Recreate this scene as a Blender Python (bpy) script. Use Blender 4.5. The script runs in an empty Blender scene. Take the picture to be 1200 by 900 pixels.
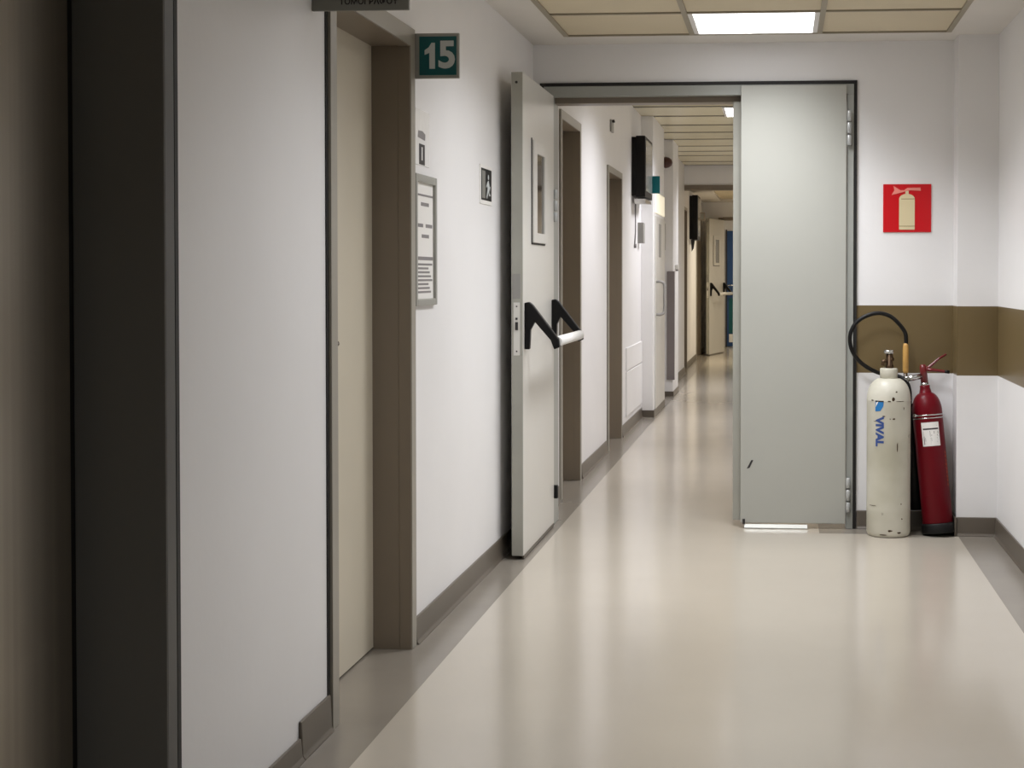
import bpy, bmesh, math, random
from mathutils import Vector, Matrix
random.seed(4)
S = bpy.context.scene
C = S.collection
PI = math.pi

# ------------------------------------------------------------------ materials
def lin(c):
    return tuple(((v/255)/12.92 if v/255 <= .04045 else ((v/255+.055)/1.055)**2.4) for v in c)

def mat(name, rgb, rough=.6, metal=0.0, vary=0.0, vscale=3.0, bump=0.0, bscale=60.0,
        spec=.5, emit=None, estr=0.0, stretch=None, coat=0.0):
    m = bpy.data.materials.new(name); m.use_nodes = True
    nt = m.node_tree; b = nt.nodes['Principled BSDF']
    c = (*lin(rgb), 1)
    b.inputs['Base Color'].default_value = c
    b.inputs['Roughness'].default_value = rough
    b.inputs['Metallic'].default_value = metal
    b.inputs['Specular IOR Level'].default_value = spec
    b.inputs['Coat Weight'].default_value = coat
    if vary or bump:
        tc = nt.nodes.new('ShaderNodeTexCoord')
        mp = nt.nodes.new('ShaderNodeMapping')
        if stretch: mp.inputs['Scale'].default_value = stretch
        nt.links.new(tc.outputs['Object'], mp.inputs['Vector'])
    if vary:
        n = nt.nodes.new('ShaderNodeTexNoise'); n.inputs['Scale'].default_value = vscale
        n.inputs['Detail'].default_value = 5
        r = nt.nodes.new('ShaderNodeValToRGB')
        r.color_ramp.elements[0].position = .3; r.color_ramp.elements[1].position = .7
        lo = tuple(max(0, v*(1-vary)) for v in c[:3]); hi = tuple(min(1, v*(1+vary*.6)) for v in c[:3])
        r.color_ramp.elements[0].color = (*lo, 1); r.color_ramp.elements[1].color = (*hi, 1)
        nt.links.new(mp.outputs[0], n.inputs['Vector'])
        nt.links.new(n.outputs['Fac'], r.inputs[0]); nt.links.new(r.outputs[0], b.inputs['Base Color'])
    if bump:
        n2 = nt.nodes.new('ShaderNodeTexNoise'); n2.inputs['Scale'].default_value = bscale
        bp = nt.nodes.new('ShaderNodeBump'); bp.inputs['Strength'].default_value = bump
        bp.inputs['Distance'].default_value = .01
        nt.links.new(mp.outputs[0], n2.inputs['Vector'])
        nt.links.new(n2.outputs['Fac'], bp.inputs['Height']); nt.links.new(bp.outputs[0], b.inputs['Normal'])
    if emit:
        b.inputs['Emission Color'].default_value = (*lin(emit), 1)
        b.inputs['Emission Strength'].default_value = estr
    return m

M = dict(
    wall=mat('white_wall_paint', (229, 228, 228), .45, vary=.04, vscale=1.3, bump=.05, bscale=35),
    plaster=mat('ceiling_plaster', (214, 210, 204), .7, vary=.03),
    tile=mat('cream_ceiling_tile', (206, 194, 168), .8, vary=.05, vscale=2, bump=.06, bscale=120),
    tbar=mat('tile_rail', (150, 141, 122), .5),
    slat=mat('cream_metal_slat', (230, 222, 192), .25, vary=.05, vscale=1.5, spec=.8),
    slatgap=mat('slat_joint', (104, 96, 78), .6),
    floor=mat('cream_vinyl', (181, 173, 160), .16, vary=.05, vscale=1.1, bump=.015, bscale=4, spec=.5),
    strip=mat('grey_brown_vinyl', (132, 125, 115), .22, vary=.10, vscale=2.5, bump=.02, bscale=5),
    skirt=mat('grey_brown_skirting', (96, 88, 78), .35, vary=.08),
    band=mat('brown_gloss_band', (106, 90, 60), .35, vary=.06, vscale=2),
    frame=mat('warm_grey_frame_paint', (150, 145, 134), .35, vary=.03),
    liner=mat('grey_brown_frame_and_shade', (122, 111, 97), .4, vary=.05, vscale=2),  # frame paint darkened; holds the shade of reveals and header rebate too
    seal=mat('black_seal', (22, 20, 18), .6),
    leaf15=mat('beige_door_paint', (206, 198, 180), .38, vary=.03),
    leafw=mat('light_grey_door_paint', (204, 202, 196), .30, vary=.03, vscale=1.5),
    leafg=mat('cool_grey_door_paint', (168, 168, 161), .36, vary=.03, vscale=1.2),
    leafd=mat('mid_grey_frame_paint', (150, 152, 147), .35, vary=.03),
    leafe=mat('grey_door_edge', (158, 157, 148), .4, vary=.07, vscale=5),
    steel=mat('dark_brushed_steel', (164, 156, 143), .33, metal=.92, vary=.10, vscale=6, stretch=(1, 6, .05)),
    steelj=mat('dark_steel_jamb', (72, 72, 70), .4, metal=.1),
    steelr=mat('lightened_reveal_steel', (128, 127, 123), .45, metal=.1),  # jamb steel made paler, light put into the colour of the unlit reveal
    dark=mat('dark_recess_steel', (40, 40, 40), .4, metal=.5),
    chrome=mat('satin_chrome', (205, 205, 203), .22, metal=1),
    hinge=mat('grey_hinge', (176, 178, 177), .35, metal=.3),
    glass=mat('dark_wired_glass', (36, 32, 31), .06, spec=.8),
    black=mat('black_plastic', (7, 6, 6), .45, spec=.25),
    rubber=mat('black_rubber', (10, 9, 9), .5, spec=.3),
    whitep=mat('white_plastic', (228, 227, 224), .35),
    greyp=mat('grey_plastic', (140, 138, 134), .4),
    signgrey=mat('grey_sign_plate', (122, 122, 115), .4),
    teal=mat('teal_sign_film', (8, 84, 88), .3),
    alu=mat('aluminium', (160, 160, 154), .4, metal=.3),
    digit=mat('sign_white', (196, 202, 202), .4),
    ink=mat('dark_ink', (38, 34, 34), .6),
    inkg=mat('grey_ink', (128, 124, 124), .6),
    paper=mat('white_paper', (230, 228, 224), .5),
    lam=mat('laminated_paper', (246, 246, 246), .12, spec=.7, bump=.3, bscale=9),
    red=mat('sign_red', (196, 8, 22), .3),
    cream=mat('pictogram_cream', (214, 200, 162), .5),
    pink=mat('pictogram_pink', (228, 136, 124), .5),
    creamdk=mat('pictogram_line', (140, 122, 84), .5),
    ored=mat('gloss_red_paint', (100, 6, 20), .38, spec=.2, vary=.05),
    dred=mat('dark_red_enamel', (104, 22, 26), .3, coat=.3),
    brass=mat('wood_tan_grip', (196, 152, 84), .45, vary=.15, vscale=40),
    valve=mat('aged_brass_valve', (84, 66, 50), .35, metal=.8, vary=.2, vscale=60),
    blue=mat('blue_logo_ink', (24, 112, 176), .5),
    violet=mat('violet_logo_ink', (44, 72, 134), .5),
    orange=mat('orange_print', (196, 92, 48), .5),
    bluedoor=mat('dark_blue_door', (30, 68, 118), .4),
    board=mat('grey_mauve_board', (122, 114, 114), .5, vary=.05),
    bell=mat('dark_red_brown_bell', (66, 30, 22), .3),
    screen=mat('grey_screen', (120, 120, 117), .15, spec=.7),
)
# emitting diffusers of the ceiling lights
def emitter(name, rgb, s):
    return mat(name, (240, 240, 240), .5, emit=rgb, estr=s)
M['lampA'] = emitter('lamp_diffuser_cool', (250, 251, 255), 2.2)
M['lampB'] = emitter('lamp_diffuser_neutral', (252, 250, 255), 2.2)
M['lampC'] = emitter('added_lamp_diffuser_warm', (255, 232, 190), 2.0)
COOL, NEUT, WARM = (.95, .965, 1), (.96, .955, 1), (1, .87, .66)
M['glow_pane'] = mat('added_cream_glow', (235, 230, 210), .5, emit=(255, 244, 214), estr=.45)  # glow added for a bright patch that is reflected light

# worn white cylinder paint: chips and stains with a shape of their own
def worn_white():
    m = mat('worn_white_enamel', (205, 202, 190), .42)
    nt = m.node_tree; b = nt.nodes['Principled BSDF']
    tc = nt.nodes.new('ShaderNodeTexCoord')
    n = nt.nodes.new('ShaderNodeTexNoise'); n.inputs['Scale'].default_value = 9; n.inputs['Detail'].default_value = 8
    r = nt.nodes.new('ShaderNodeValToRGB')
    r.color_ramp.elements[0].position = .29; r.color_ramp.elements[0].color = (*lin((92, 88, 74)), 1)
    r.color_ramp.elements[1].position = .36; r.color_ramp.elements[1].color = (1, 1, 1, 1)
    n2 = nt.nodes.new('ShaderNodeTexNoise'); n2.inputs['Scale'].default_value = 3.5; n2.inputs['Detail'].default_value = 3
    r2 = nt.nodes.new('ShaderNodeValToRGB')
    r2.color_ramp.elements[0].position = .3; r2.color_ramp.elements[0].color = (*lin((176, 172, 154)), 1)
    r2.color_ramp.elements[1].position = .65; r2.color_ramp.elements[1].color = (*lin((206, 203, 190)), 1)
    mx = nt.nodes.new('ShaderNodeMixRGB'); mx.blend_type = 'MULTIPLY'; mx.inputs[0].default_value = 1
    nt.links.new(tc.outputs['Object'], n.inputs['Vector']); nt.links.new(tc.outputs['Object'], n2.inputs['Vector'])
    nt.links.new(n.outputs['Fac'], r.inputs[0]); nt.links.new(n2.outputs['Fac'], r2.inputs[0])
    nt.links.new(r2.outputs[0], mx.inputs[1]); nt.links.new(r.outputs[0], mx.inputs[2])
    nt.links.new(mx.outputs[0], b.inputs['Base Color'])
    return m
M['worn'] = worn_white()

# ------------------------------------------------------------------ mesh helpers
class MB:
    def __init__(s): s.bm = bmesh.new(); s.mi = 0
    def box(s, x0, x1, y0, y1, z0, z1, mi=0):
        v = [s.bm.verts.new((x, y, z)) for z in (z0, z1) for y in (y0, y1) for x in (x0, x1)]
        for q in ((0, 2, 3, 1), (4, 5, 7, 6), (0, 1, 5, 4), (2, 6, 7, 3), (0, 4, 6, 2), (1, 3, 7, 5)):
            f = s.bm.faces.new([v[i] for i in q]); f.material_index = mi
        return s
    def prism(s, pts, axis, a, b, mi=0):
        """extrude a 2-D outline along an axis from a to b"""
        def p3(p, t):
            return {'x': (t, p[0], p[1]), 'y': (p[0], t, p[1]), 'z': (p[0], p[1], t)}[axis]
        A = [s.bm.verts.new(p3(p, a)) for p in pts]; B = [s.bm.verts.new(p3(p, b)) for p in pts]
        n = len(pts)
        fs = [s.bm.faces.new(A), s.bm.faces.new(B[::-1])]
        for i in range(n):
            fs.append(s.bm.faces.new((A[i], B[i], B[(i+1) % n], A[(i+1) % n])))
        for f in fs: f.material_index = mi
        return s
    def lathe(s, prof, cx=0, cy=0, n=40, mi=0, m=None):
        rings = []
        for r, z in prof:
            if r < 1e-6:
                rings.append([s.bm.verts.new((cx, cy, z))])
            else:
                rings.append([s.bm.verts.new((cx+r*math.cos(2*PI*i/n), cy+r*math.sin(2*PI*i/n), z)) for i in range(n)])
        new = [v for q in rings for v in q]
        for a, b in zip(rings, rings[1:]):
            for i in range(n):
                j = (i+1) % n
                if len(a) == 1 and len(b) > 1: f = s.bm.faces.new((a[0], b[i], b[j]))
                elif len(b) == 1 and len(a) > 1: f = s.bm.faces.new((a[i], a[j], b[0]))
                elif len(a) > 1: f = s.bm.faces.new((a[i], a[j], b[j], b[i]))
                else: continue
                f.smooth = True; f.material_index = mi
        if len(rings[0]) > 1: s.bm.faces.new(rings[0][::-1]).material_index = mi
        if len(rings[-1]) > 1: s.bm.faces.new(rings[-1]).material_index = mi
        if m is not None: bmesh.ops.transform(s.bm, matrix=m, verts=new)
        return s
    def tube(s, pts, r, n=12, mi=0):
        pts = [Vector(p) for p in pts]
        rr = r if isinstance(r, (list, tuple)) else [r]*len(pts)
        rings = []; up = Vector((0, 0, 1)); prev = None
        for i, p in enumerate(pts):
            t = (pts[min(i+1, len(pts)-1)]-pts[max(i-1, 0)]).normalized()
            if prev is None:
                a = t.orthogonal().normalized()
            else:
                a = (prev-t*prev.dot(t)); a = a.normalized() if a.length > 1e-6 else t.orthogonal().normalized()
            prev = a; b = t.cross(a)
            rings.append([s.bm.verts.new(p+(a*math.cos(2*PI*k/n)+b*math.sin(2*PI*k/n))*rr[i]) for k in range(n)])
        for A, B in zip(rings, rings[1:]):
            for k in range(n):
                f = s.bm.faces.new((A[k], A[(k+1) % n], B[(k+1) % n], B[k])); f.smooth = True; f.material_index = mi
        s.bm.faces.new(rings[0][::-1]).material_index = mi; s.bm.faces.new(rings[-1]).material_index = mi
        return s
    def build(s, name, mats, parent=None, bevel=0.0, seg=2):
        bmesh.ops.recalc_face_normals(s.bm, faces=s.bm.faces)
        me = bpy.data.meshes.new(name); s.bm.to_mesh(me); s.bm.free()
        for m in (mats if isinstance(mats, (list, tuple)) else [mats]): me.materials.append(m)
        o = bpy.data.objects.new(name, me); C.objects.link(o)
        if parent is not None:
            o.parent = parent
            me.transform(Matrix.Translation(-Vector(world_loc(parent))))
        if bevel:
            b = o.modifiers.new('bevel', 'BEVEL'); b.width = bevel; b.segments = seg; b.limit_method = 'ANGLE'
        return o

_loc = {}
def world_loc(o):
    v = Vector(o.location)
    while o.parent is not None:
        o = o.parent; v = v+Vector(o.location)
    return v
def bx(name, m, dims, parent=None, bevel=0.0):
    return MB().box(*dims).build(name, m, parent, bevel)
def tag(o, label=None, cat=None, group=None, kind=None):
    if label: o['label'] = label
    if cat: o['category'] = cat
    if group: o['group'] = group
    if kind: o['kind'] = kind
    return o
def thing(name, label, cat, loc, group=None, kind=None):
    o = bpy.data.objects.new(name, None); C.objects.link(o); o.location = loc; o.empty_display_size = .1
    return tag(o, label, cat, group, kind)
def text(name, body, size, m, parent, mtx, bold=0.0, extrude=.0006, sx=1.0):
    """flat raised lettering; mtx places it (text runs along local x, up local y)"""
    cu = bpy.data.curves.new(name, 'FONT'); cu.body = body; cu.size = size; cu.extrude = extrude
    cu.align_x = 'CENTER'; cu.align_y = 'CENTER'; cu.offset = bold; cu.resolution_u = 4
    tmp = bpy.data.objects.new(name, cu); C.objects.link(tmp)
    bpy.context.view_layer.update()
    me = bpy.data.meshes.new_from_object(tmp.evaluated_get(bpy.context.evaluated_depsgraph_get()))
    bpy.data.objects.remove(tmp); bpy.data.curves.remove(cu)
    me.transform(Matrix.Diagonal((sx, 1, 1, 1))); me.transform(mtx)
    me.materials.clear(); me.materials.append(m)
    o = bpy.data.objects.new(name, me); C.objects.link(o)
    if parent is not None:
        o.parent = parent; me.transform(Matrix.Translation(-world_loc(parent)))
    return o
def frontal(x, y, z):      # text facing -y
    return Matrix.Translation((x, y, z)) @ Matrix.Rotation(PI/2, 4, 'X')

XL = -1.2245      # left wall of the front hall
XB = -1.215       # left wall beyond the double door
XF = -1.250       # left wall beyond the second double door
XR = 1.023        # right wall
D = 7.82          # wall with the double door
D2 = 7.97
ZC = 2.375        # front ceiling
ZB = 2.62         # slat ceiling

# ------------------------------------------------------------------ setting: floor, walls, ceilings
m = MB()
xs = [-1.6, -1.08, .84, 1.3]; 
def fq(x0, x1, y0, y1, mi): m.box(x0, x1, y0, y1, -.12, 0, mi)
fq(-1.08, .84, -3.6, 7.655, 0); fq(-1.6, -1.08, -3.6, 27.7, 1); fq(.84, 1.3, -3.6, 27.7, 1)
fq(-1.08, .185, 7.655, 7.97, 0); fq(.185, .84, 7.655, 7.97, 1); fq(-1.08, .84, 7.97, 27.7, 0)
f = m.build('floor', [M['floor'], M['strip']])
tag(f, 'glossy cream vinyl floor with grey-brown strips along the walls', 'floor', kind='structure')

# left wall: one mesh with the door openings left out
def left_wall(name, x, segs, lints, ztop, label, th=.25):
    m = MB()
    for a, b in segs: m.box(x-th, x, a, b, 0, ztop)
    for a, b, z in lints: m.box(x-th, x, a, b, z, ztop)
    return tag(m.build(name, M['wall']), label, 'wall', kind='structure')
left_wall('wall_left', XL, [(-3.6, 1.9), (3.11, 4.225), (5.205, 7.97)], [(1.9, 3.11, 2.12), (4.225, 5.205, 2.03)], ZB+.2,
          'white left wall of the front hall with the room 15 doorway')
left_wall('wall_left_beyond', XB, [(7.97, 8.66), (9.56, 11.05), (12.05, 20.0)], [(8.66, 9.56, 2.14), (11.05, 12.05, 2.01)], ZB+.2,
          'white left wall of the corridor seen through the double door')
left_wall('wall_left_far', XF, [(20.0, 20.05), (21.0, 23.43), (24.7, 27.7)], [(20.05, 21.0, 2.11), (23.43, 24.7, 2.11)], ZB+.2,
          'cream left wall beyond the second door frame at the corridor end')
# right walls with the brown band as a painted stripe in the same mesh
def banded(m, x0, x1, y0, y1, zt):
    m.box(x0, x1, y0, y1, 0, .763, 0); m.box(x0, x1, y0, y1, .763, 1.092, 1); m.box(x0, x1, y0, y1, 1.092, zt, 0)
m = MB(); banded(m, XR, XR+.2, -3.6, 7.97, ZB+.2)
tag(m.build('wall_right', [M['wall'], M['band']]), 'white right wall with a brown band at waist height', 'wall', kind='structure')
m = MB(); banded(m, XR, XR+.2, 7.97, 27.7, ZB+.2)
tag(m.build('wall_right_beyond', [M['wall'], M['band']]), 'white right wall of the corridor behind the closed door leaf', 'wall', kind='structure')
m = MB(); banded(m, .366, XR, D, D2, ZB+.2); m.box(XL, .366, D, D2, 2.186, ZB+.2, 0); m.box(XL, -1.165, D, D2, 0, 2.186, 0)
tag(m.build('wall_back', [M['wall'], M['band']]), 'white end wall of the hall around the double door with a brown band on the right', 'wall', kind='structure')
m = MB(); banded(m, .832, XR, 7.64, D, ZC)
tag(m.build('column_corner', [M['wall'], M['band']]), 'narrow white boxed column in the corner beside the red extinguisher, banded brown', 'column', kind='structure')
tag(bx('wall_front', M['wall'], (-1.6, 1.3, -3.8, -3.6, 0, 2.8)), 'plain white wall closing the hall behind the viewer', 'wall', kind='structure')
m = MB(); m.box(-1.6, 1.3, 20.0, 20.14, 2.367, ZB+.2)
tag(m.build('beam_door', M['wall']), 'white lintel over the second door frame down the corridor', 'beam', kind='structure')
m = MB(); m.box(-1.6, 1.3, 25.4, 25.54, 2.15, ZB+.2); m.box(-1.6, -.96, 25.4, 25.54, 0, 2.15); m.box(.6, 1.3, 25.4, 25.54, 0, 2.15)
tag(m.build('wall_end', M['wall']), 'cream cross wall around the farthest open double door', 'wall', kind='structure')
m = MB(); m.box(-1.6, 1.3, 27.5, 27.7, 0, ZB+.2)
tag(m.build('wall_far', M['wall']), 'wall carrying the blue door at the very end of the corridor', 'wall', kind='structure')

# front ceiling: plaster border round a grid of cream tiles
TX0, TX1, TY1, TP = -1.0227, .7773, 7.55, .62
rows = 16; TY0 = TY1-rows*TP
m = MB()
m.box(XL-.3, TX0, -3.6, D, ZC, ZC+.06); m.box(TX1, XR+.2, -3.6, D, ZC, ZC+.06)
m.box(TX0, TX1, TY1, D, ZC, ZC+.06); m.box(TX0, TX1, -3.6, TY0, ZC, ZC+.06)
lamps = {(1, 0): 'lampA', (1, 2): 'lampA', (1, 5): 'lampA', (1, 12): 'lampA'}
for c in range(3):
    for r in range(rows):
        if (c, r) in lamps: continue
        a = TX0+.6*c; b = TY1-TP*(r+1)
        m.box(a+.012, a+.588, b+.012, b+TP-.012, ZC+.006, ZC+.03, 1)
for c in range(4):
    a = TX0+.6*c; m.box(a-.012, a+.012, TY0, TY1, ZC-.002, ZC+.012, 2)
for r in range(rows+1):
    b = TY1-TP*r; m.box(TX0, TX1, b-.009, b+.009, ZC-.001, ZC+.012, 2)
m.box(TX0, TX1, TY0, TY1, ZC+.1, ZC+.12, 0)
tag(m.build('ceiling', [M['plaster'], M['tile'], M['tbar']]), 'white plaster ceiling with an inset grid of cream tiles', 'ceiling', kind='structure')
def panel_light(x0, x1, y0, y1, z, lamp, label, watt=20, col=(1, 1, 1), spread=120):
    t = thing('ceiling_light', label, 'ceiling light', ((x0+x1)/2, (y0+y1)/2, z), 'square ceiling light panels')
    w = .022
    mm = MB()
    mm.box(x0, x0+w, y0, y1, z, z+.05); mm.box(x1-w, x1, y0, y1, z, z+.05)
    mm.box(x0+w, x1-w, y0, y0+w*.5, z, z+.05); mm.box(x0+w, x1-w, y1-w*.5, y1, z, z+.05)
    mm.build('frame', M['whitep'], t)
    bx('diffuser', M[lamp], (x0+w, x1-w, y0+w*.5, y1-w*.5, z+.006, z+.02), t)
    ld = bpy.data.lights.new('lamp', 'AREA'); ld.shape = 'RECTANGLE'; ld.size = x1-x0-2*w; ld.size_y = y1-y0-w
    ld.energy = watt; ld.color = col; ld.spread = math.radians(spread)
    lo = bpy.data.objects.new('lamp', ld); C.objects.link(lo); lo.parent = t; lo.location = (0, 0, .003)
    return t
labs = {0: 'bright square ceiling light in the tile grid before the double door', 2: 'added ceiling light above the open leaf and beige door, just out of the picture', 5: 'added ceiling light above the hall nearer the elevator, out of the picture',
        12: 'unseen ceiling light added behind the viewer at the hall end'}  # only the first panel is seen; the others are added to brighten the hall
for (c, r), l in lamps.items():
    a = TX0+.6*c; b = TY1-TP*(r+1)
    panel_light(a+.012, a+.588, b+.009, b+TP-.009, ZC+.002, l, labs[r], {0: 15.5, 2: 22, 5: 11, 12: 7}[r], COOL, {0: 118, 2: 146, 5: 128, 12: 150}[r])

# slat ceiling beyond
m = MB(); m.box(-1.6, 1.3, D2, 20, ZB+.03, ZB+.1, 1)
ylines = [8.1, 8.9, 9.68, 10.46, 11.24, 12.2, 13.06, 13.84, 14.67, 15.42, 16.2, 17.06, 17.78, 18.42, 19.4, 20.0]
for a, b in zip(ylines, ylines[1:]):
    m.box(-1.3, 1.1, a+.04, b-.04, ZB, ZB+.03, 0); m.box(-1.3, 1.1, b-.04, b+.04, ZB-.002, ZB+.03, 1)
tag(m.build('ceiling_slats', [M['slat'], M['slatgap']]), 'cream metal slat ceiling over the corridor beyond the double door', 'ceiling', kind='structure')
panel_light(-.49, .11, 13.08, 13.82, ZB-.012, 'lampB', 'small bright ceiling light seen at the top beside the grey door leaf', 34, NEUT, 140)
panel_light(-.49, .11, 9.72, 10.44, ZB-.012, 'lampB', 'added first ceiling light past the double door, hidden by its header', 32, NEUT, 140)  # unseen panel added to brighten the walls past the double door
panel_light(-.40, .20, 17.1, 17.74, ZB-.012, 'lampB', 'added third ceiling light past the double door, hidden by the grey leaf', 34, NEUT, 140)  # unseen, added to keep the middle of the corridor bright
m = MB(); m.box(-1.6, -.95, 20.14, 27.7, 2.40, 2.5, 0); m.box(.6, 1.3, 20.14, 27.7, 2.40, 2.5, 0); m.box(-.95, .6, 25.0, 27.7, 2.40, 2.5, 0)
m.box(-.95, .6, 20.14, 25.0, 2.43, 2.5, 1)
tag(m.build('ceiling_far', [M['plaster'], M['tile']]), 'low cream ceiling beyond the second door frame', 'ceiling', kind='structure')
panel_light(-.3, .3, 22.4, 23.0, 2.41, 'lampC', 'added warm ceiling light near the corridor end, hidden by the grey leaf', 40, WARM, 160)  # unseen warm panel added to light the far stretch

panel_light(-.3, .3, 26.1, 26.7, 2.39, 'lampC', 'added last ceiling light before the blue door, hidden by the grey leaf', 14, WARM, 160)  # unseen, added because the space past the last frame came out dark

# ------------------------------------------------------------------ skirtings
def skirt(name, m, label):
    return tag(m.build(name, M['skirt'], None, .006), label, 'skirting', kind='structure')
m = MB()
for a, b, h in ((3.13, 3.945, .058), (3.945, 4.212, .10), (5.222, 7.0, .09), (7.0, 7.82, .09)):
    m.prism([(XL, 0), (XL+.02, 0), (XL+.012, .012), (XL+.008, h), (XL, h)], 'y', a, b)
skirt('baseboard_left', m, 'grey-brown coved skirting along the left wall of the hall')
m = MB()
for a, b in ((D2, 8.62), (9.60, 11.01), (12.09, 13.8), (15.07, 16.2), (17.0, 20.0)):
    m.prism([(XB, 0), (XB+.02, 0), (XB+.012, .012), (XB+.008, .085), (XB, .085)], 'y', a, b)
skirt('baseboard_left_beyond', m, 'grey-brown skirting along the left wall past the double door')
m = MB(); m.box(XF, XF+.012, 21.04, 23.39, 0, .08); m.box(XF, XF+.012, 24.74, 25.4, 0, .08)
skirt('baseboard_left_far', m, 'grey-brown skirting near the corridor end')
m = MB(); m.prism([(XR, 0), (XR-.02, 0), (XR-.012, .012), (XR-.008, .09), (XR, .09)], 'y', -3.6, 7.64)
skirt('baseboard_right', m, 'grey-brown skirting along the right wall')
m = MB(); m.prism([(D, 0), (D-.02, 0), (D-.012, .012), (D-.008, .09), (D, .09)], 'x', .368, .832)
m.prism([(7.64, 0), (7.62, 0), (7.628, .012), (7.632, .09), (7.64, .09)], 'x', .832, XR)
m.box(.822, .832, 7.62, D-.01, 0, .09)
skirt('baseboard_back', m, 'grey-brown skirting behind the two gas bottles and round the column')

# ------------------------------------------------------------------ elevator (left foreground)
t = thing('door_1', 'dark brushed-steel elevator door at the left edge of the hall', 'elevator door', (XL, 2.4, 0), kind='structure')
bx('door_panel', M['steel'], (-1.42, -1.378, 1.9, 2.985, .01, 2.1), t)
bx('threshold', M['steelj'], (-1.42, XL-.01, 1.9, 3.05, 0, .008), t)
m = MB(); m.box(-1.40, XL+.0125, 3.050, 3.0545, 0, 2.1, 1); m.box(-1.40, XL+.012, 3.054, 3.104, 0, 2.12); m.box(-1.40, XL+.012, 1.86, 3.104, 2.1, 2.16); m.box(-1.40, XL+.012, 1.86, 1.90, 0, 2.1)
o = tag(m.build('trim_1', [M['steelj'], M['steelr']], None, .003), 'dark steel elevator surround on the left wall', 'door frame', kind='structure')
m = MB(); m.box(-1.43, -1.40, 2.985, 3.11, 0, 2.1); m.box(-1.43, -1.41, 1.86, 2.985, 0, 2.1)
tag(m.build('wall_shaft', M['seal']), 'black gap behind the elevator door edge', 'wall', kind='structure')
bx('shadow_gap', M['seal'], (XL-.02, XL+.0125, 3.104, 3.122, 0, 2.12), o)

# ------------------------------------------------------------------ painted steel door frames in the left walls
def side_frame(name, x, y0, y1, zt, w, label, depth=.16, proud=.012, face='frame', inner='liner'):
    """y0,y1,zt: clear opening; w: width of the face"""
    m = MB()
    m.box(x-.03, x+proud, y0-w, y0, 0, zt+w, 0); m.box(x-.03, x+proud, y1, y1+w, 0, zt+w, 0)
    m.box(x-.03, x+proud, y0, y1, zt, zt+w, 0)
    m.box(x-depth, x-.03, y0-.02, y0, 0, zt, 1); m.box(x-depth, x-.03, y1, y1+.02, 0, zt, 1)
    m.box(x-.031, x+proud-.004, y1-.002, y1, 0, zt, 1)
    m.box(x-depth, x-.03, y0-.02, y1+.02, zt, zt+.02, 1)
    m.box(x-.031, x+proud-.004, y0, y1, zt-.002, zt, 1)
    return tag(m.build(name, [M[face], M[inner]], None, .002), label, 'door frame', kind='structure')
fr = side_frame('trim_2', XL, 4.28, 5.155, 1.992, .06, 'warm grey steel frame of the room 15 doorway')
bx('shadow_gap', M['seal'], (XL, XL+.004, 4.202, 4.2205, 0, 2.05), fr)
t = thing('door_2', 'closed beige door set deep in the grey frame beneath the hanging sign', 'door', (-1.36, 4.7, 0), kind='structure')
bx('leaf', M['leaf15'], (-1.385, -1.345, 4.262, 5.173, .006, 2.0), t)
m = MB(); m.box(-1.345, -1.339, 4.40, 4.44, .95, 1.12); m.tube([(-1.338, 4.42, 1.04), (-1.29, 4.42, 1.04), (-1.29, 4.42, 1.04), (-1.285, 4.52, 1.04)], .009)
m.build('door_handle', M['chrome'], t)
def recessed(n, x, y0, y1, zt, w, flabel, dlabel):
    side_frame('trim_%d' % n[0], x, y0, y1, zt, w, flabel)
    t = thing('door_%d' % n[1], dlabel, 'door', (x-.13, (y0+y1)/2, 0), kind='structure')
    bx('leaf', M['leaf15'], (x-.165, x-.125, y0-.015, y1+.015, .006, zt+.005), t)
    mm = MB(); mm.tube([(x-.124, y0+.1, 1.04), (x-.08, y0+.1, 1.04), (x-.075, y0+.2, 1.04)], .009); mm.build('door_handle', M['chrome'], t)
recessed((3, 3), XB, 8.72, 9.505, 2.10, .05, 'grey frame of the first doorway past the open door leaf', 'door recessed in the first doorway past the open leaf')
recessed((4, 4), XB, 11.12, 12.0, 1.965, .045, 'grey frame of the second doorway past the open door leaf', 'door recessed in the second doorway past the open leaf')
recessed((5, 5), XF, 20.08, 20.98, 2.08, .04, 'narrow grey frame of the doorway before the far television', 'door recessed in the doorway before the far television')
recessed((6, 6), XF, 23.50, 24.65, 2.08, .04, 'dark frame of the last side doorway on the left', 'door recessed in the last side doorway on the left')

# ------------------------------------------------------------------ main double door
def double_frame():
    m = MB()
    m.box(-1.17, .35, D-.02, D+.04, 2.118, 2.168, 0)          # header face
    m.box(-1.17, .35, D+.04, D2, 2.09, 2.168, 1)              # rebate behind, its shade put into the darker colour
    m.box(.318, .35, D-.02, D2, 0, 2.118, 0)
    m.box(-1.17, -1.122, D-.02, D2, 0, 2.118, 0)
    o = tag(m.build('trim_7', [M['leafd'], M['liner']], None, .002), 'grey steel frame of the hall double door with a black outline', 'door frame', kind='structure')
    m = MB(); m.box(-1.19, .366, D-.012, D+.05, 2.168, 2.186); m.box(.35, .366, D-.012, D+.05, 0, 2.168)
    m.box(-1.19, -1.17, D-.012, D+.05, 0, 2.168)
    m.build('seal', M['seal'], o)
    bx('door_stop', M['rubber'], (-1.122, -1.098, 7.772, 7.80, .135, .20), o, .004)
double_frame()
def hinge(parent, x, y, z, h=.17, r=.011):
    m = MB()
    for a, b in ((0, .3), (.34, .66), (.7, 1.0)):
        m.lathe([(r*.7, z+h*a), (r, z+h*a+.004), (r, z+h*b-.004), (r*.7, z+h*b)], x, y, 14)
    return m.build('hinge', M['hinge'], parent)
t = thing('door_8', 'closed cool-grey metal door leaf filling the right of the double doorway', 'door', (.06, D-.01, 0), kind='structure')
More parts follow.
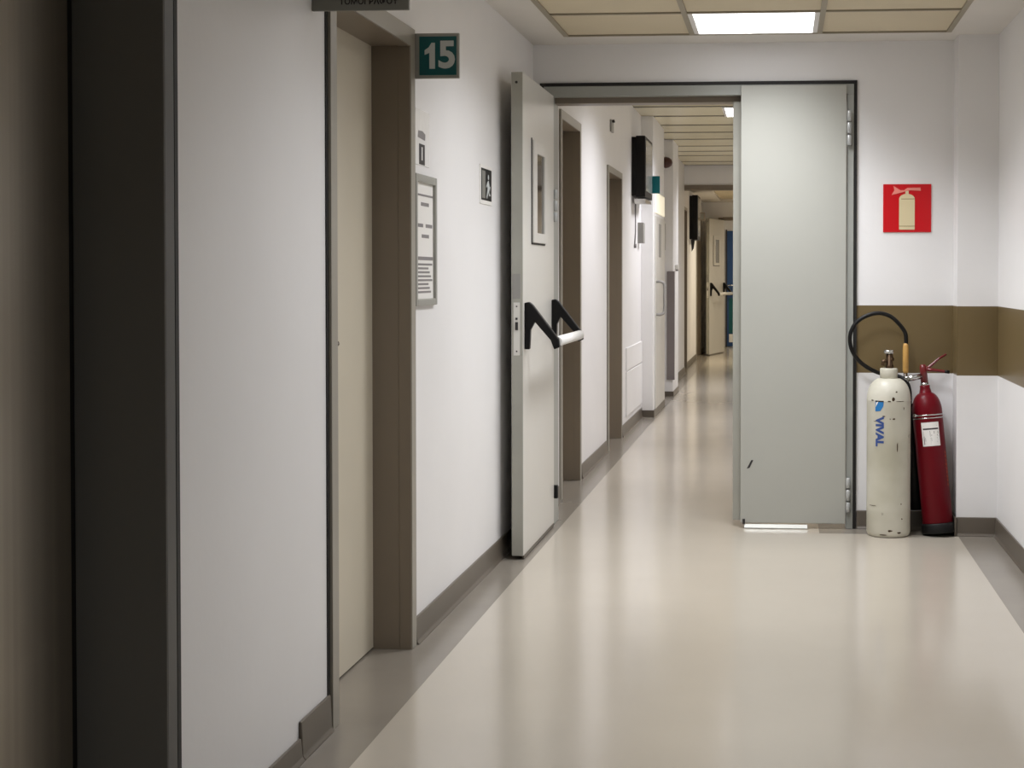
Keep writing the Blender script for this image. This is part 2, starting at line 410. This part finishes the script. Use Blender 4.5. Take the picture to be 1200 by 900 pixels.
bx('leaf', M['leafg'], (-.197, .314, D-.034, D+.02, .026, 2.162), t, .003)
bx('edge_lip', M['leafe'], (-.237, -.19, D+.021, D+.06, .03, 2.092), t, .003)
m = MB(); m.prism([(D-.034, .020), (D-.046, .004), (D-.046, .001), (D-.03, .001), (D-.03, .020)], 'x', -.178, .13); m.build('bottom_seal', M['alu'], t)
bx('foot_bolt', M['ink'], (-.186, -.174, D-.04, D-.034, .02, .045), t)
for z in (1.868, .082):
    hinge(t, .327, D-.036, z)
m = MB(); m.prism([(-.166, .292), (-.152, .296), (-.134, .334), (-.144, .334)], 'y', D-.0352, D-.033)
m.build('scuff', M['ink'], t)

# the open leaf
LX0, LX1, LY0, LY1 = -1.167, -1.115, 6.83, 7.765
def panic_leaf(name, label, origin, ang, wleaf, zt, hinges=True):
    """built with its hinge edge at y=0 of its own frame, free edge at y=-wleaf, face towards +x at x=0"""
    t = thing(name, label, 'door', (0, 0, 0), kind='structure')
    th = .052
    m = MB(); m.box(-th, 0, -wleaf, 0, .016, zt)
    lf = m.build('leaf', M['leafw'], t, .003)
    bx('edge_plate', M['leafe'], (-th+.002, -.002, -wleaf-.002, -wleaf+.002, .018, zt-.002), lf)
    bx('bottom_seal', M['skirt'], (-.006, .002, -wleaf+.01, -.01, .004, .016), t)
    f0 = -wleaf
    # lock plate and strike on the free edge
    bx('edge_inset', M['greyp'], (-.046, -.012, f0-.0035, f0-.001, 1.136, 1.245), t)
    m = MB(); m.box(-.042, -.014, f0-.004, f0-.001, .89, 1.12); lp = m.build('lock_plate', M['leafw'], t)
    m = MB(); m.box(-.034, -.022, f0-.009, f0-.003, 1.0, 1.035); m.box(-.033, -.024, f0-.007, f0-.003, 1.045, 1.054)
    m.box(-.031, -.025, f0-.006, f0-.003, 1.10, 1.106); m.box(-.031, -.025, f0-.006, f0-.003, .905, .911); m.build('latch', M['ink'], lp)
    m = MB(); m.tube([(-.028, f0-.004, zt-.045), (-.028, f0-.001, zt-.045)], .006); m.build('screw', M['ink'], t)
    # vision panel
    a, b = f0+.235, f0+.62
    m = MB(); m.box(0, .012, a, a+.10, 1.385, 1.845); m.box(0, .012, b-.055, b, 1.385, 1.845)
    m.box(0, .012, a+.10, b-.055, 1.385, 1.43); m.box(0, .012, a+.10, b-.055, 1.79, 1.845)
    vp = m.build('window_frame', M['leafw'], t, .002)
    m = MB(); m.box(0, .004, a-.008, a, 1.377, 1.853); m.box(0, .004, a, b+.006, 1.377, 1.385); m.build('gasket', M['ink'], vp)
    bx('pane', M['glass'], (-.001, .004, a+.10, b-.055, 1.43, 1.79), vp)
    # panic bar
    ends = (f0+.05, f0+.87)
    for y in ends:
        m = MB()
        m.prism([(.0, .915), (.022, .915), (.026, 1.0), (.045, 1.035), (.115, .955), (.13, .915), (.155, .925), (.15, .96), (.035, 1.11), (.02, 1.122), (0, 1.118)], 'y', y-.018, y+.018)
        m.build('panic_arm', M['black'], t, .004)
    m = MB(); m.tube([(.138, ends[0]+.012, .948), (.138, ends[1]-.012, .948)], .0225, 18); m.build('panic_bar', M['whitep'], t)
    if hinges:
        for z in (1.50,): hinge(t, .006, .012, z, .16, .012)
    t.rotation_euler = (0, 0, ang); t.location = origin
    return t
panic_leaf('door_9', 'open off-white door leaf with black panic bar standing against the left wall', (LX1, LY1, 0), 0, .935, 2.118)

# second double door frame, far leaf, blue door
m = MB(); m.box(-1.3, 1.05, 19.98, 20.16, 2.305, 2.367)
tag(m.build('trim_8', M['liner']), 'grey-brown header of the second door frame down the corridor', 'door frame', kind='structure')
m = MB(); m.box(-1.0, -.93, 25.36, 25.56, 0, 2.15, 0); m.box(.55, .62, 25.36, 25.56, 0, 2.15, 0); m.box(-.93, .55, 25.36, 25.56, 2.11, 2.16, 0)
tag(m.build('trim_9', M['liner']), 'grey frame of the farthest double door', 'door frame', kind='structure')
panic_leaf('door_10', 'small half-open door leaf with panic bar at the corridor end', (-.905, 25.35, 0), math.radians(-12), .93, 2.11, False)
t = thing('door_11', 'dark blue door glimpsed at the very end of the corridor', 'door', (-.4, 27.5, 0), kind='structure')
bx('leaf', M['bluedoor'], (-.945, -.05, 27.45, 27.5, .01, 2.0), t, .004)
bx('edge', M['ink'], (-.955, -.93, 27.44, 27.5, .0, 2.02), t)
m = MB(); m.tube([(-.91, 27.45, 1.06), (-.91, 27.40, 1.06), (-.80, 27.40, 1.06)], .012); m.tube([(-.91, 27.45, .9), (-.91, 27.40, .9), (-.80, 27.40, .9)], .012)
m.build('door_handle', M['chrome'], t)
bx('window_sheet', M['whitep'], (-.895, -.80, 27.444, 27.451, .08, .22), t)
bx('kick_panel', M['teal'], (-.895, -.1, 27.445, 27.4505, .24, .84), t)

# ------------------------------------------------------------------ signs on the front left wall
t = thing('hanging_sign', 'grey hanging sign lettered in Greek projecting above the beige door', 'sign', (XL, 4.09, 1.93))
bx('plate', M['signgrey'], (XL, -.966, 4.086, 4.098, 1.929, 2.055), t, .002)
text('lettering', 'ΤΟΜΟΓΡΑΦΟΥ', .0215, M['ink'], t, frontal(-1.073, 4.0858, 1.9515), bold=.0006)
t = thing('room_number_sign', 'teal projecting room sign with a white number 15', 'sign', (XL, 5.225, 1.9))
m = MB(); m.box(XL, -1.066, 5.223, 5.237, 1.892, 2.042); m.build('plate', M['alu'], t, .002)
bx('panel', M['teal'], (-1.200, -1.075, 5.2215, 5.2235, 1.903, 2.031), t)
bx('bracket', M['greyp'], (XL, XL+.014, 5.219, 5.24, 1.895, 2.04), t)
o = text('number', '5', .122, M['digit'], t, frontal(-1.107, 5.2213, 1.966), bold=.004)
m = MB(); m.prism([(-1.166, 1.924), (-1.147, 1.924), (-1.147, 2.010), (-1.159, 2.010), (-1.168, 1.995), (-1.182, 1.986), (-1.182, 1.970), (-1.166, 1.977)], 'y', 5.2207, 5.2219)
m.build('number', M['digit'], t)
t = thing('poster', 'small shiny paper notice above the framed notice on the left wall', 'paper notice', (XL, 5.36, 1.61))
bx('sheet', M['lam'], (XL, XL+.0025, 5.24, 5.465, 1.612, 1.80), t)
m = MB(); m.prism([(5.29, 1.705), (5.40, 1.70), (5.405, 1.722), (5.36, 1.73), (5.30, 1.728)], 'x', XL+.0022, XL+.003, 0)
m.box(XL+.0022, XL+.003, 5.31, 5.395, 1.615, 1.685, 1); m.box(XL+.0028, XL+.0034, 5.345, 5.36, 1.63, 1.675, 2); m.build('print', [M['inkg'], M['ink'], M['paper']], t)
t = thing('framed_notice', 'tall aluminium-framed notice on the left wall right of the beige door', 'notice frame', (XL, 5.39, 1.135))
bx('sheet', M['paper'], (XL, XL+.004, 5.24, 5.535, 1.14, 1.575), t)
m = MB()
m.box(XL, XL+.014, 5.22, 5.243, 1.135, 1.58); m.box(XL, XL+.014, 5.517, 5.542, 1.135, 1.58)
m.box(XL, XL+.014, 5.243, 5.517, 1.135, 1.158); m.box(XL, XL+.014, 5.243, 5.517, 1.553, 1.58)
m.build('frame', M['alu'], t, .003)
m = MB()
m.box(XL+.003, XL+.0046, 5.25, 5.51, 1.508, 1.515)
for z, a, b in ((1.475, 5.33, 5.45), (1.402, 5.26, 5.36), (1.402, 5.40, 5.50), (1.366, 5.34, 5.45), (1.29, 5.25, 5.51)):
    m.box(XL+.003, XL+.0046, a, b, z, z+.012)
for i in range(8):
    m.box(XL+.003, XL+.0046, 5.27+.01*(i % 2), 5.50-.02*((i*3) % 4), 1.272-.0135*i, 1.279-.0135*i)
m.build('print', M['inkg'], t)
t = thing('exit_sign', 'small dark sign with a pale running figure and door beside the open leaf', 'sign', (XL, 6.53, 1.54))
bx('plate', M['paper'], (XL, XL+.004, 6.40, 6.66, 1.532, 1.692), t)
bx('panel', M['black'], (XL+.004, XL+.0055, 6.42, 6.645, 1.548, 1.678), t)
m = MB(); m.box(XL+.0055, XL+.0065, 6.427, 6.50, 1.556, 1.668, 1)
m.prism([(6.555, 1.628), (6.575, 1.632), (6.60, 1.605), (6.615, 1.61), (6.60, 1.59), (6.585, 1.60), (6.59, 1.58), (6.625, 1.572), (6.59, 1.568), (6.565, 1.585), (6.54, 1.555), (6.53, 1.562), (6.555, 1.598), (6.545, 1.612), (6.525, 1.60), (6.52, 1.606)], 'x', XL+.0055, XL+.0065)
m.lathe([(.011, -.0005), (.011, .0005)], 0, 0, 14, 0, Matrix.Translation((XL+.006, 6.572, 1.646)) @ Matrix.Rotation(PI/2, 4, 'Y'))
m.build('pictogram', [M['digit'], M['signgrey']], t)

# ------------------------------------------------------------------ red fire extinguisher sign
t = thing('extinguisher_sign', 'square red sign with a cream extinguisher pictogram on the back wall', 'sign', (.608, D, 1.45))
bx('plate', M['red'], (.493, .724, D-.006, D, 1.448, 1.681), t, .001)
m = MB(); y0, y1 = D-.008, D-.0055
def SX(u): return .493+.231*(u-115)/(742-115)
def SZ(v): return 1.681-.233*(v-128)/(745-128)
arc = [(SX(425+102*math.cos(a)), SZ(318-66*math.sin(a))) for a in [PI*i/12 for i in range(13)]]
m.prism([(SX(323), SZ(712)), (SX(527), SZ(712))]+arc, 'y', y0, y1, 0)
m.prism([(SX(405), SZ(255)), (SX(447), SZ(255)), (SX(447), SZ(215)), (SX(405), SZ(215))], 'y', y0, y1, 0)
m.prism([(SX(398), SZ(222)), (SX(398), SZ(196)), (SX(430), SZ(176)), (SX(600), SZ(172)), (SX(606), SZ(214)), (SX(470), SZ(206))], 'y', y0, y1, 1)
m.prism([(SX(398), SZ(222)), (SX(398), SZ(206)), (SX(340), SZ(206)), (SX(248), SZ(150)), (SX(262), SZ(205)), (SX(222), SZ(268)), (SX(340), SZ(238))], 'y', y0, y1, 1)
m.box(SX(350), SX(525), y0-.0006, y0, SZ(322), SZ(314), 2); m.box(SX(323), SX(527), y0-.0006, y0, SZ(671), SZ(663), 2)
m.build('pictogram', [M['cream'], M['pink'], M['creamdk']], t)

# ------------------------------------------------------------------ white oxygen cylinder
CX, CY, CR = .512, 7.64, .1035
t = thing('gas_cylinder', 'tall worn white gas cylinder with faded blue lettering beside the red extinguisher', 'gas cylinder', (CX, CY, 0))
prof = [(.088, 0), (.098, .004), (CR, .022), (CR, .12), (CR+.0006, .126), (CR, .132), (CR, .640), (CR+.0012, .644), (CR, .65)]
for i in range(1, 12):
    a = i/11*PI/2*.86
    prof.append((.038+(CR-.038)*math.cos(a), .65+.10*math.sin(a)))
prof += [(.043, .749)]
MB().lathe(prof, CX, CY, 64).build('body', M['worn'], t)
MB().lathe([(.038, .745), (.042, .748), (.042, .793), (.039, .797), (.02, .797)], CX, CY, 40).build('collar', M['worn'], t)
m = MB(); m.lathe([(.02, .795), (.020, .81), (.016, .815), (.017, .862), (.012, .866)], CX+.003, CY, 20)
m.tube([(CX, CY, .832), (CX-.028, CY-.01, .828), (CX-.03, CY-.01, .81)], .010); m.tube([(CX, CY, .84), (CX+.02, CY-.015, .84)], .008)
m.build('valve', M['valve'], t)
m = MB(); m.lathe([(.008, .862), (.024, .868), (.026, .874), (.024, .882), (.01, .884)], CX, CY, 24)
m.build('hand_wheel', M['chrome'], t)
# lettering runs down the front of the body, wrapped on its curve
def wrap(o):
    b = bmesh.new(); b.from_mesh(o.data); bmesh.ops.triangulate(b, faces=b.faces)
    for _ in range(3):
        es = [e for e in b.edges if abs(e.verts[0].co.x-e.verts[1].co.x) > .006]
        if es: bmesh.ops.subdivide_edges(b, edges=es, cuts=1); bmesh.ops.triangulate(b, faces=b.faces)
    b.to_mesh(o.data); b.free()
    for v in o.data.vertices:
        p = v.co+Vector((CX, CY, 0))
        u = p.x-CX; off = (CY-CR)-p.y
        a = u/CR; r = CR+.0010+max(0, off)
        v.co = Vector((r*math.sin(a), -r*math.cos(a), p.z))
UX = -.052
o = text('lettering', 'VIVAL', .052, M['violet'], t, Matrix.Translation((CX+UX, CY-CR, .502)) @ Matrix.Rotation(PI/2, 4, 'X') @ Matrix.Rotation(-PI/2, 4, 'Z'), bold=.0028, sx=1.0)
wrap(o)
m = MB()
y0, y1 = CY-CR-.0005, CY-CR
m.prism([(CX+UX-.021, .648), (CX+UX+.022, .648), (CX+UX+.020, .622), (CX+UX+.006, .600), (CX+UX-.021, .597)], 'y', y0, y1, 0)
m.prism([(CX+UX-.016, .640), (CX+UX-.004, .644), (CX+UX-.018, .618)], 'y', y0-.0006, y0-.0001, 1)
m.box(CX+UX-.021, CX+UX+.022, y0-.0004, y0, .642, .648, 2)
o = m.build('emblem', [M['blue'], M['paper'], M['ink']], t); wrap(o)
# paint chips
m = MB()
random.seed(11)
def chip(u, z, w, h, n=7):
    pts = []
    for i in range(n):
        a = 2*PI*i/n; q = random.uniform(.55, 1.0)
        pts.append((CX+u+w*q*math.cos(a), z+h*q*math.sin(a)))
    m.prism(pts, 'y', CY-CR-.0006, CY-CR)
for u, z, w, h in ((.015, .655, .010, .012), (-.005, .645, .012, .004), (-.09, .648, .010, .004), (-.06, .646, .022, .0022), (.05, .645, .03, .002), (.018, .562, .008, .005), (.0, .563, .004, .003),
                   (.07, .612, .0025, .009), (-.03, .575, .012, .003), (.0, .035, .016, .007), (.045, .025, .014, .006), (-.085, .15, .028, .0018),
                   (-.07, .55, .02, .0015), (.055, .16, .004, .006), (.03, .69, .006, .005), (-.03, .015, .02, .004), (.035, .43, .003, .03), (.06, .09, .006, .004)):
    chip(u, z, w, h)
o = m.build('paint_chips', M['valve'], t); wrap(o); o['kind'] = 'stuff'

# ------------------------------------------------------------------ red CO2 extinguisher, leaning
B0 = Vector((.752, 7.655, .0)); T0 = Vector((.688, 7.715, .705))
ax = (T0-B0).normalized(); rot = Vector((0, 0, 1)).rotation_difference(ax).to_matrix().to_4x4()
LEAN = Matrix.Translation(B0+Vector((0, 0, .004))) @ rot
t = thing('fire_extinguisher', 'red fire extinguisher leaning between the white cylinder and the corner column', 'fire extinguisher', tuple(B0))
ER = .0715
prof = [(.066, .028), (ER, .036), (ER, .585)]
for i in range(1, 10):
    a = i/9*PI/2*.9; prof.append((.022+(ER-.022)*math.cos(a), .585+.092*math.sin(a)))
prof += [(.024, .70), (.024, .712)]
MB().lathe(prof, 0, 0, 56, 0, LEAN).build('body', M['ored'], t)
MB().lathe([(.070, .008), (.079, .008), (.080, .014), (.080, .05), (.076, .056), (.0725, .056)], 0, 0, 48, 0, LEAN).build('foot_ring', M['rubber'], t)
m = MB(); m.lathe([(ER+.0005, .566), (ER+.002, .567), (ER+.002, .571), (ER+.0005, .572)], 0, 0, 48, 0, LEAN)
m.lathe([(ER+.0005, .552), (ER+.0015, .553), (ER+.0015, .556), (ER+.0005, .557)], 0, 0, 48, 0, LEAN)
bm_ = m.bm; m.tube([LEAN @ Vector((-.055, -.05, .57)), LEAN @ Vector((-.068, -.06, .573))], .008)
m.build('strap', M['chrome'], t)
m = MB(); m.lathe([(.019, .705), (.021, .712), (.021, .722), (.016, .726)], 0, 0, 24, 0, LEAN)
m.build('neck_ring', M['chrome'], t)
m = MB(); m.lathe([(.018, .722), (.017, .80), (.012, .812)], 0, 0, 24, 0, LEAN)
m.build('valve', M['dred'], t, 0)
# carrying lever and squeeze lever
def lever(name, pts, r):
    mm = MB(); mm.tube([LEAN @ Vector(p) for p in pts], r, 10); return mm.build(name, M['dred'], t)
lever('carry_handle', [(.0, 0, .785), (.03, -.004, .798), (.075, -.006, .832), (.115, -.006, .852)], [.011, .008, .0055, .005])
lever('squeeze_lever', [(.0, 0, .79), (.045, -.006, .782), (.09, -.008, .772), (.118, -.008, .766)], [.011, .008, .007, .007])
bx_ = MB(); bx_.tube([LEAN @ Vector((.10, -.008, .770)), LEAN @ Vector((.122, -.008, .765))], .008, 10); bx_.build('lever_tip', M['rubber'], t)
m = MB(); e = [LEAN @ Vector((-.012, -.004, .757)), LEAN @ Vector((-.05, -.012, .752)), LEAN @ Vector((-.082, -.02, .750))]
m.tube(e, .0135, 16); m.build('outlet', M['chrome'], t)
# hose: from the tan grip up and over to the left, down behind the cylinder, out to the horn
HY = 7.735
hp = [(.588, HY, .905), (.590, HY, .925), (.585, HY, .967), (.554, HY-.01, 1.011), (.514, HY-.02, 1.045), (.462, HY-.03, 1.060), (.409, HY-.035, 1.050), (.361, HY-.035, 1.022),
      (.333, HY-.035, .982), (.324, HY-.03, .937), (.334, HY-.02, .885), (.362, HY-.01, .840), (.402, HY, .806), (.455, HY+.015, .778), (.511, HY+.02, .764), (.563, HY+.01, .757), (.594, HY-.01, .730), (.606, HY-.02, .690), (.610, HY+.01, .62)]
hp = [Vector(p)+Vector(((p[0]-.0)*.017, 0, (p[2]-1.24)*.017)) for p in hp]
def smooth(pts, k=6):
    out = []
    for i in range(len(pts)-1):
        p0 = pts[max(i-1, 0)]; p1 = pts[i]; p2 = pts[i+1]; p3 = pts[min(i+2, len(pts)-1)]
        for j in range(k):
            u = j/k
            out.append(.5*((2*p1)+(p2-p0)*u+(2*p0-5*p1+4*p2-p3)*u*u+(3*p1-p0-3*p2+p3)*u**3))
    out.append(pts[-1]); return out
MB().tube(smooth(hp), .0098, 14).build('hose', M['rubber'], t)
g = hp[0]
MB().tube([g+Vector((0, 0, .012)), g+Vector((0, 0, .002)), g+Vector((0, 0, -.02)), g+Vector((0, 0, -.12)), g+Vector((0, 0, -.132))], [.010, .0125, .0145, .0145, .011], 18).build('grip', M['brass'], t)
MB().tube([e[-1]+Vector((.004, 0, 0)), g+Vector((0, -.01, -.155)), g+Vector((0, 0, -.128))], .010, 12).build('swivel', M['chrome'], t)
hs = hp[-1]
MB().tube([hs+Vector((0, 0, .01)), hs+Vector((.004, 0, -.06)), hs+Vector((.012, .0, -.2)), hs+Vector((.030, 0, -.50))], [.014, .016, .024, .036], 20).build('horn', M['rubber'], t)
# label wrapped on the body, facing the viewer
def on_body(mm, name, mats, ang0):
    o = mm.build(name, mats, None)
    me = o.data
    for v in me.vertices:     # x = arc length, y = offset outwards, z = height
        a = v.co.x/ER+ang0; r = ER+v.co.y
        v.co = LEAN @ Vector((r*math.sin(a), -r*math.cos(a), v.co.z))
    o.parent = t; me.transform(Matrix.Translation(-B0)); return o
def sub(mm, w0, w1, z0, z1, y0, y1, mi=0, n=10):
    for i in range(n):
        a = w0+(w1-w0)*i/n; b = w0+(w1-w0)*(i+1)/n
        mm.box(a, b, y0, y1, z0, z1, mi)
m = MB(); sub(m, -.045, .041, .422, .535, .0002, .0008)
on_body(m, 'label', M['paper'], .05)
m = MB(); sub(m, -.038, .036, .500, .507, .0007, .0011, 0)
m.box(-.038, -.005, .0007, .0011, .471, .494, 1); m.box(-.03, .0, .0007, .0011, .445, .462, 1); m.box(.012, .034, .0007, .0011, .48, .492, 1)
for i in range(5): m.box(-.006, .034-.006*(i % 2), .0007, .0011, .431+.009*i, .434+.009*i, 1)
m.box(-.034, .03, .0007, .0011, .516, .519, 1); m.box(-.038, .036, .0007, .001, .426, .429, 1); m.box(-.038, -.034, .0007, .001, .43, .47, 1); m.box(.0, .03, .0007, .001, .470, .476, 0)
on_body(m, 'label_print', [M['ink'], M['inkg']], .05)
m = MB()
for i in range(9):
    z = .395-.019*i
    m.box(-.005, .004+.001*(i % 2), .0003, .0008, z-.013, z-.010); m.box(-.005, -.002, .0003, .0008, z-.013, z)
    if i % 2: m.box(.002, .005, .0003, .0008, z-.012, z)
on_body(m, 'side_lettering', M['orange'], 1.08)

# ------------------------------------------------------------------ things along the corridor beyond
t = thing('wall_hook', 'tiny grey fitting high on the wall between the first two doorways', 'wall fitting', (XB, 11.3, 2.3))
bx('base', M['greyp'], (XB, XB+.012, 11.26, 11.42, 2.26, 2.345), t, .003)
m = MB(); m.tube([(XB+.010, 11.3, 2.335), (XB+.022, 11.3, 2.338), (XB+.024, 11.3, 2.325)], .010); m.build('hook', M['ink'], t)
def television(x, y, z0, z1, label, ln=.7):
    t = thing('television', label, 'television', (x, y, z0), 'wall televisions along the corridor')
    bx('housing', M['black'], (x+.035, x+.112, y, y+ln, z0, z1), t, .006)
    bx('wall_mount', M['black'], (x, x+.036, y+.005, y+ln-.01, z0+.01, z1-.01), t)
    bx('screen', M['screen'], (x+.111, x+.116, y+.03, y+ln-.05, z0+.05, z1-.03), t)
    return t
tv = television(XB, 12.9, 1.875, 2.372, 'black wall television just past the second doorway')
m = MB(); m.prism([(12.93, 1.86), (13.5, 1.86), (13.55, 1.84), (12.95, 1.82)], 'x', XB+.02, XB+.11); m.build('tray', M['chrome'], tv)
m = MB(); m.tube([(XB+.006, 13.2, 1.88), (XB+.006, 13.2, 1.6), (XB+.006, 13.12, 1.49)], .005); m.tube([(XB, 13.12, 1.48), (XB+.02, 13.12, 1.48)], .018)
m.build('cable', M['inkg'], tv)
t2 = television(XF, 21.7, 1.72, 2.33, 'distant black wall television near the corridor end')
m = MB(); m.prism([(XF+.02, 1.72), (XF+.075, 1.72), (XF+.055, 1.60), (XF+.03, 1.56)], 'y', 21.72, 21.76); m.build('cable_tail', M['ink'], t2)
t = thing('room_sign', 'small teal sign projecting past the near television', 'sign', (XB, 13.72, 1.94))
bx('bracket', M['greyp'], (XB, -1.10, 13.715, 13.735, 2.005, 2.04), t)
bx('panel', M['teal'], (-1.195, -1.045, 13.70, 13.714, 1.942, 2.092), t, .002)
t = thing('room_sign', 'tiny grey framed sign projecting beside the distant television', 'sign', (XF, 22.9, 2.03))
m = MB(); m.box(XF, -1.095, 22.9, 22.92, 2.02, 2.04); m.box(XF, -1.095, 22.9, 22.92, 2.12, 2.14); m.box(XF, XF+.02, 22.9, 22.92, 2.04, 2.12); m.box(-1.112, -1.095, 22.9, 22.92, 2.04, 2.12)
m.build('frame', M['liner'], t)
bx('panel', M['signgrey'], (XF+.02, -1.112, 22.905, 22.915, 2.04, 2.12), t)
t = thing('alarm_bell', 'round dark red-brown alarm bell on a white base under the slat ceiling', 'alarm bell', (XB, 16.13, 2.33))
bx('base', M['whitep'], (XB, XB+.03, 16.04, 16.24, 2.31, 2.46), t, .004)
m = MB(); m.lathe([(.055, 0), (.058, .02), (.05, .05), (.03, .075), (.0, .085)], 0, 0, 24, 0, Matrix.Translation((XB+.03, 16.13, 2.38)) @ Matrix.Rotation(PI/2, 4, 'Y'))
m.build('gong', M['bell'], t)
t = thing('wall_panel', 'white access cover low on the wall below the near television', 'wall cover', (XB, 13.0, .12))
bx('lower_board', M['wall'], (XB, XB+.010, 12.42, 13.78, .125, .475), t, .003)
bx('upper_board', M['wall'], (XB, XB+.010, 12.42, 13.78, .485, .665), t, .003)
tag(bx('junction_box', M['greyp'], (XB-.004, XB+.05, 13.46, 13.6, 1.51, 1.685), None, .004), 'small grey box on the wall below the near television', 'wall box', 'small grey wall boxes')
tag(bx('junction_box', M['greyp'], (XB-.004, XB+.09, 15.3, 15.5, 1.48, 1.74), None, .004), 'grey box on the wall past the white handled door', 'wall box', 'small grey wall boxes')
m = MB(); m.box(XB, -1.11, 13.8, 15.07, .0, ZB)
o = tag(m.build('pillar_service', M['wall'], None, .004), 'white boxed pier with a handled door past the near television', 'pillar', kind='structure')
m = MB(); m.box(XB, -1.10, 13.79, 15.08, 0, .06); m.build('baseboard', M['skirt'], o)
t = thing('door_12', 'narrow white door with a grey D handle in the side of the pier', 'door', (-1.11, 14.5, 0), kind='structure')
bx('leaf', M['leafw'], (-1.11, -1.10, 13.97, 15.05, .06, 1.76), t, .002)
bx('glow_pane', M['glow_pane'], (-1.11, -1.102, 13.98, 15.05, 1.79, 1.97), t)  # glowing pane added where light brightens the side of the pier
bx('pane', M['greyp'], (-1.10, -1.097, 14.3, 14.55, 1.40, 1.70), t)
m = MB(); m.tube(smooth([Vector(p) for p in ((-1.10, 14.02, 1.18), (-1.06, 14.02, 1.18), (-1.03, 14.03, 1.15), (-1.028, 14.03, 1.03), (-1.03, 14.03, .92), (-1.06, 14.02, .89), (-1.10, 14.02, .89))]), .013, 12)
m.build('door_handle', M['greyp'], t)
m = MB(); m.box(XB, -1.10, 16.2, 17.0, 0, ZB)
o = tag(m.build('pillar_guard', M['wall'], None, .004), 'white wall pier carrying a grey protective board', 'pillar', kind='structure')
m = MB(); m.box(XB, -1.092, 16.19, 17.01, 0, .05); m.build('baseboard', M['skirt'], o)
t = tag(bx('guard_board', M['board'], (-1.160, -1.082, 16.17, 16.2, .17, 1.276), None, .003), 'tall grey-mauve impact board on the corridor pier', 'wall board')
t = thing('soap_dispenser', 'tiny white dispenser on the pier just above the grey impact board', 'dispenser', (-1.10, 16.55, 1.28))
bx('body', M['whitep'], (-1.104, -1.065, 16.5, 16.6, 1.295, 1.345), t, .008)
bx('nozzle', M['inkg'], (-1.095, -1.07, 16.53, 16.57, 1.28, 1.295), t)

# ------------------------------------------------------------------ world, camera, colour
w = bpy.data.worlds.new('world'); S.world = w; w.use_nodes = True
w.node_tree.nodes['Background'].inputs[0].default_value = (0, 0, 0, 1)
F, VX, VY, RO, PX, PY = 1864.5, 915.5, 322.23, .1382, 757.7, 364.0
fw = Vector((VX-PX, VY-PY, F)).normalized()
r = math.radians(RO); up = Vector((math.sin(r), -math.cos(r), 0)); up = (up-fw*up.dot(fw)).normalized()
rt = fw.cross(up)
# rows of R: image axes in world coordinates
ex = Vector((rt.x, fw.x, up.x)); ey = Vector((rt.y, fw.y, up.y)); ez = Vector((rt.z, fw.z, up.z))
cam = bpy.data.cameras.new('camera'); co = bpy.data.objects.new('camera', cam); C.objects.link(co)
co.matrix_world = Matrix(((ex.x, -ey.x, -ez.x, 0), (ex.y, -ey.y, -ez.y, 0), (ex.z, -ey.z, -ez.z, 1.24), (0, 0, 0, 1)))
cam.sensor_fit = 'HORIZONTAL'; cam.sensor_width = 36; cam.lens = F*36/1200
cam.shift_x = (600-PX)/1200; cam.shift_y = -(450-PY)/1200
cam.clip_start = .05; cam.clip_end = 100
S.camera = co
S.view_settings.view_transform = 'Standard'; S.view_settings.look = 'None'
S.view_settings.gamma = 1; S.view_settings.use_curve_mapping = False
S.view_settings.exposure = 0.12
S.cycles.use_denoising = True
S.cycles.max_bounces = 12; S.cycles.diffuse_bounces = 8; S.cycles.glossy_bounces = 6
S.cycles.sample_clamp_indirect = 8
